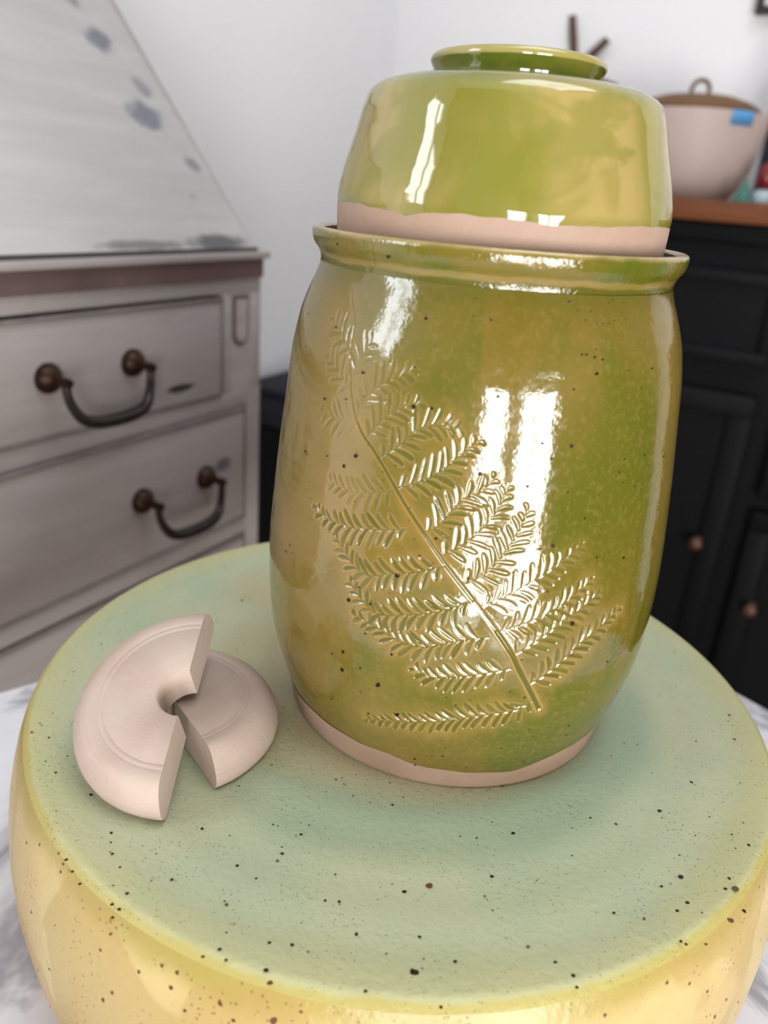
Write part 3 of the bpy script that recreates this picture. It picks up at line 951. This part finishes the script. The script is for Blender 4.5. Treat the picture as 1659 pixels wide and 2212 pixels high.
# sloping fall front
sl = Vector((math.cos(math.radians(180 - 49.5)), 0, math.sin(math.radians(49.5))))
nv = Vector((sl.z, 0, -sl.x))
p0 = Vector((.001, 0, H + .1462)) - nv * .001
LL = (TOPZ - .149) / sl.z
v = []
for yy in (-hh + .0148, hh - .0148):
    for a, b in ((0, 0), (LL, 0), (LL, -.018), (0, -.018)):
        q = p0 + sl * a + nv * b
        v.append((q.x, yy, q.z))
mesh_obj('fall_front', v, [(0, 1, 2, 3), (7, 6, 5, 4), (0, 4, 5, 1), (1, 5, 6, 2), (2, 6, 7, 3), (3, 7, 4, 0)], M_LIDP, bureau)
bb_('ledge', -.03, .010, -hh - .004, hh + .005, .1336, .1412, M_PAINT, bevel=.002)
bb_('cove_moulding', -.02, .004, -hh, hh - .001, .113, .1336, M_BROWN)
bb_('ledge_wear', -.005, .0015, -hh + .02, hh - .008, .1412, .1452, plain('worn_dark_edge', srgb(78, 74, 74), 0.6, var=0.3, scale=30))
# front frame
bb_('rail', -.02, .0, -hh + .0, hh, .0975, .113, M_PAINT, bevel=.001)
bb_('rail', -.02, .0, -(.4265 - YM), .4265 - YM, -.0335, -.0145, M_PAINT, bevel=.001)
bb_('rail', -.02, .0, -(.4265 - YM), .4265 - YM, -.2005, -.1790, M_PAINT, bevel=.001)
bb_('rail', -.02, .0, -(.4265 - YM), .4265 - YM, -.372, -.352, M_PAINT, bevel=.001)
bb_('plinth', -.02, .0, -hh, hh, -H, -.53, M_PAINT, bevel=.002)
for s in (-1, 1):
    def seg(a, b): return (min(a * s, b * s), max(a * s, b * s))
    y_, y__ = seg(.383 + .003 - YM, .4000 - YM - .0015)
    bb_('stile', -.02, .0, y_, y__, -.0145, .0975, M_PAINT, bevel=.001)
    y_, y__ = seg(.4265 - YM, hh)
    bb_('stile', -.02, .0, y_, y__, -.53, -.0145, M_PAINT)
    y_, y__ = seg(.4335 - YM, hh)
    bb_('stile', -.02, .0, y_, y__, -.0145, .0975, M_PAINT, bevel=.001)
    y_, y__ = seg(.3985 - YM, .4350 - YM)
    bb_('stile_panel', -.02, -.0008, y_, y__, -.0145, .0975, M_PAINT)
    # loper: slide with a rounded lower end, in a worn brown surround
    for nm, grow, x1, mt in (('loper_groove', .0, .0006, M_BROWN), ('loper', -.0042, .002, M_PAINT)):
        yc, hw, zt, zb_ = (.4163 - YM) * s, .0135 + grow, .0945 + grow, .038 - grow
        pts = [(yc - hw, zt), (yc + hw, zt)] + [(yc + hw * math.cos(a), zb_ + hw + hw * math.sin(a)) for a in np.linspace(0, -math.pi, 13)]
        n = len(pts)
        v = [(x1, y, z + H) for y, z in pts] + [(-.012, y, z + H) for y, z in pts]
        f = [tuple(range(n)), tuple(range(n, 2 * n))[::-1]] + [(i, (i + 1) % n, n + (i + 1) % n, n + i) for i in range(n)]
        mesh_obj(nm, v, f, mt, bureau)


def bail_handle(drawer, yc, zc, half):
    for s in (-1, 1):
        pr = [(0, .030), (.0035, .0295), (.0045, .027), (.0042, .018), (.0048, .0115), (.0085, .0095), (.0115, .0065), (.0135, .003), (.0138, .0005), (.0138, 0)]
        v, f, _ = lathe_data(pr, 28)
        v = [(z + .002, yc + s * half + x, H + zc + y) for x, y, z in v]
        mesh_obj('rosette', v, f, M_BRONZE, drawer, 45)
    path = [(.026, -1.0, .002), (.0265, -1.0, -.010), (.028, -.93, -.022), (.031, -.78, -.033), (.033, -.50, -.0385), (.034, 0, -.040), (.033, .50, -.0385), (.031, .78, -.033),
            (.028, .93, -.022), (.0265, 1.0, -.010), (.026, 1.0, .002)]
    P = smooth_path([(x, yc + y * half, H + zc + z) for x, y, z in path], 5)
    n = len(P)
    rad = [.0038 + .0026 * max(0, math.sin(math.pi * i / (n - 1))) ** 3 for i in range(n)]
    bm = bmesh.new()
    tube(bm, P, rad, 12)
    bm_obj('bail', bm, M_BAIL, drawer, 50)


def drawer(z0, z1, yr, mat, hy, hz):
    """front from -yr to +yr about the bureau's middle"""
    d = bb_('drawer', -.018, .0015, -yr, yr, z0, z1, mat, bureau, .0015)
    bm = bmesh.new()
    e = .0035
    for q in ((-yr, yr, z1 - e, z1), (-yr, yr, z0, z0 + e), (-yr, -yr + e, z0 + e, z1 - e), (yr - e, yr, z0 + e, z1 - e)):
        add_box(bm, -.010, .0042, q[0], q[1], q[2] + H, q[3] + H, .0012)
    bm_obj('cock_bead', bm, M_EDGE, d, 35)
    for s in (-1, 1): bail_handle(d, hy * s, hz, .0488)
    return d


drawer(-.0130, .0945, .3835 - YM, M_D1, .2013 - YM, .0413)
drawer(-.1775, -.0350, .4235 - YM, M_D2, .3034 - YM, -.1055)
drawer(-.3505, -.2020, .4235 - YM, M_PAINT, .3034 - YM, -.272)
drawer(-.5285, -.3735, .4235 - YM, M_PAINT, .3034 - YM, -.447)

# ------------------------------------------------------------------ low black cabinet in the corner
low = empty('low_cabinet', (-0.72, 1.15, 0))
tag(low, 'low black cabinet with charcoal upper band between the bureau and the corner', 'cabinet')
box('carcass', -.18, .18, -.19, .30, 0.02, H - .185, M_BLACK, low, .003)
box('top_board', -.19, .19, -.2, .31, H - .185, H - .170, M_CHAR, low, .003)
box('drawer_front', -.172, .172, -.2, -.188, H - .248, H - .19, M_CHAR, low, .002)
box('door', -.172, .172, -.2, -.188, 0.04, H - .253, M_BLACK, low, .002)

# ------------------------------------------------------------------ black sideboard with oak top
SY, STOP = 1.10, H + .2385
sb = empty('sideboard', (0.10, SY, 0))
tag(sb, 'black painted sideboard with orange oak top and small round knobs', 'sideboard')
ox = -0.10
box('carcass', -.50, .62, .012, .40, .06, STOP - .031, M_BLACK, sb)
box('worktop', -.52, .64, -.02, .405, STOP - .031, STOP, M_OAK, sb, .003)
box('plinth', -.49, .61, .03, .39, 0.0, .06, M_BLACK, sb)
box('cornice', -.51, .63, -.008, .02, STOP - .062, STOP - .031, M_BLACK, sb, .006)


def knob_at(parent, x, z):
    pr = [(0, .026), (.006, .0255), (.0105, .022), (.0115, .018), (.009, .013), (.0055, .009), (.006, .002), (.008, 0)]
    v, f, _ = lathe_data(pr, 24)
    v = [(x + a, -.012 - c, z + b) for a, b, c in v]
    mesh_obj('knob', v, f, M_KN, parent, 45)


M_KN = plain('dark_wood_knob', srgb(92, 58, 44), 0.35, var=0.2, scale=60)


def panel_front(name, x0, x1, z0, z1, knobs):
    bm = bmesh.new()
    e = .035 if z1 - z0 > .2 else .018
    add_box(bm, x0, x1, -.003, .014, z0, z1)
    for q in ((x0, x1, z1 - e, z1), (x0, x1, z0, z0 + e), (x0, x0 + e, z0 + e, z1 - e), (x1 - e, x1, z0 + e, z1 - e)):
        add_box(bm, q[0], q[1], -.012, -.003, q[2], q[3], .002)
    d = bm_obj(name, bm, M_BLACK, sb, 35)
    for kx, kz in knobs: knob_at(d, kx, kz)


for x0, x1, kx in ((-.48, -.066, -.102), (-.028, .58, .008)):
    panel_front('drawer', x0, x1, H + .001, H + .139, [((x0 + x1) / 2, H + .07)])
panel_front('door', -.48, -.066, .08, H - .050, [(-.102, H - .312)])
panel_front('drawer', -.028, .58, H - .212, H - .050, [(.276, H - .13)])
panel_front('door', -.028, .58, .08, H - .237, [(.008, H - .406)])

# covered bowl on the sideboard
bx, by = -0.186, 1.28
bowl = empty('serving_bowl', (bx, by, STOP))
tag(bowl, 'large cream ceramic serving bowl on the oak top with blue tape on its rim', 'bowl')
M_CREAM = plain('cream_glaze', srgb(186, 168, 160), 0.55, var=0.06, scale=14)
bp = [(0, 0.0), (.078, 0.0), (.082, .004), (.093, .020), (.106, .048), (.1155, .084), (.1195, .116), (.1215, .130), (.1215, .1345), (.118, .1355), (.114, .134),
      (.106, .100), (.090, .05), (.070, .015), (0, .012)]
lathe('body', bp, 96, M_CREAM, bowl, 50)
# tape: a curved strip stuck over the rim
v, f = [], []
for i in range(7):
    a = math.radians(-58 + 20 * i / 6 + 6)
    for rad, z in ((.1228, .1352), (.1228, .128), (.1195, .114)): v.append((rad * math.cos(a), rad * math.sin(a), z))
for i in range(6):
    for k in range(2): f.append((i * 3 + k, i * 3 + k + 1, i * 3 + k + 4, i * 3 + k + 3))
tp = mesh_obj('tape', v, f, plain('blue_tape', srgb(86, 152, 206), 0.6, var=0.04), bowl, 40)
md = tp.modifiers.new('thick', 'SOLIDIFY'); md.thickness = 0.0006; md.offset = 1
tp['label'] = 'strip of blue tape'
blid = empty('bowl_lid', (bx, by, STOP + .1365))
tag(blid, 'brown lid with upright loop handle on the cream bowl', 'lid')
M_BLID = plain('brown_lid_glaze', srgb(112, 74, 36), 0.6, var=0.15, scale=20)
lathe('cover', [(0, .0295), (.03, .029), (.06, .0255), (.085, .018), (.099, .0105), (.106, .004), (.1065, .0012), (.105, -.0008), (.10, 0), (0, .002)], 80, M_BLID, blid, 50)
bm = bmesh.new()
tube(bm, smooth_path([(-.013, 0, .026), (-.0145, 0, .039), (-.009, 0, .049), (0, 0, .052), (.009, 0, .049), (.0145, 0, .039), (.013, 0, .026)], 5), .0036, 10)
bm_obj('loop_handle', bm, M_BLID, blid, 50)

# small things at the right end of the bowl
cone = tag(lathe('cone_ornament', [(0, .036), (.0015, .0345), (.006, .024), (.012, .012), (.017, .002), (.0175, 0), (0, 0)], 32,
                 plain('teal_felt', srgb(74, 126, 116), 0.8, var=0.2, scale=120)), 'little teal cone ornament on the oak top beside the bowl', 'ornament')
cone.location = (-0.066, 1.17, STOP)
bot = empty('stopper_jar', (-0.040, 1.19, STOP))
tag(bot, 'small pale glass jar with dark red egg shaped stopper on the oak top', 'jar')
lathe('jar_body', [(0, 0), (.016, 0), (.0175, .003), (.017, .012), (.013, .018), (.009, .021), (0, .021)], 32, plain('pale_glass', srgb(176, 196, 202), 0.15, var=0.1), bot, 45)
st = lathe('stopper', [(0, .062), (.006, .0605), (.011, .054), (.0135, .044), (.0125, .032), (.008, .023), (.004, .021), (0, .021)], 32,
           plain('dark_red_glaze', srgb(128, 18, 26), 0.3, var=0.2), bot, 60)
vase = empty('tall_bottle', (-0.040, 1.38, STOP))
tag(vase, 'tall dark blue grey bottle cut off by the right edge of the picture', 'bottle')
lathe('bottle_body', [(0, 0), (.036, 0), (.039, .004), (.040, .03), (.040, .15), (.034, .185), (.022, .205), (.016, .212), (.015, .250), (.018, .256), (.018, .262), (.013, .263), (0, .263)], 40,
      plain('blue_grey_glass', srgb(58, 66, 84), 0.15, var=0.1), vase, 50)

# six-armed twig star on the back wall
star = empty('twig_star', (-0.4898, YB - 0.012, H + .4685))
tag(star, 'brown twig star with radiating sticks hanging on the back wall', 'wall ornament')
for k, a in enumerate((101, 44, -16, -76, -136, 161)):
    a = math.radians(a)
    bm = bmesh.new()
    le = (.105, .086, .100, .1, .09, .1)[k]
    off = -0.004 * (k % 3)
    P = [(math.cos(a) * q * le, off + .002 * math.sin(q * 5 + k), math.sin(a) * q * le) for q in np.linspace(0, 1, 6)]
    tube(bm, P, [.0085, .0082, .008, .0085, .0078, .0075], 9)
    bm_obj('twig', bm, M_STICK, star, 50)

# picture frame
pf = empty('picture_frame', (-0.1604, YB, H + .565))
tag(pf, 'dark thin picture frame on the back wall above the bowl', 'picture frame')
M_FR = plain('dark_frame', srgb(48, 40, 40), 0.5, var=0.2)
fw_, fh_, e = .30, .38, .013
box('frame_bar', 0, fw_, -.022, -.002, 0, e, M_FR, pf, .002)
box('frame_bar', 0, fw_, -.022, -.002, fh_ - e, fh_, M_FR, pf, .002)
box('frame_bar', 0, e, -.022, -.002, e, fh_ - e, M_FR, pf, .002)
box('frame_bar', fw_ - e, fw_, -.022, -.002, e, fh_ - e, M_FR, pf, .002)
box('mount', e, fw_ - e, -.010, -.002, e, fh_ - e, M_WALL, pf)
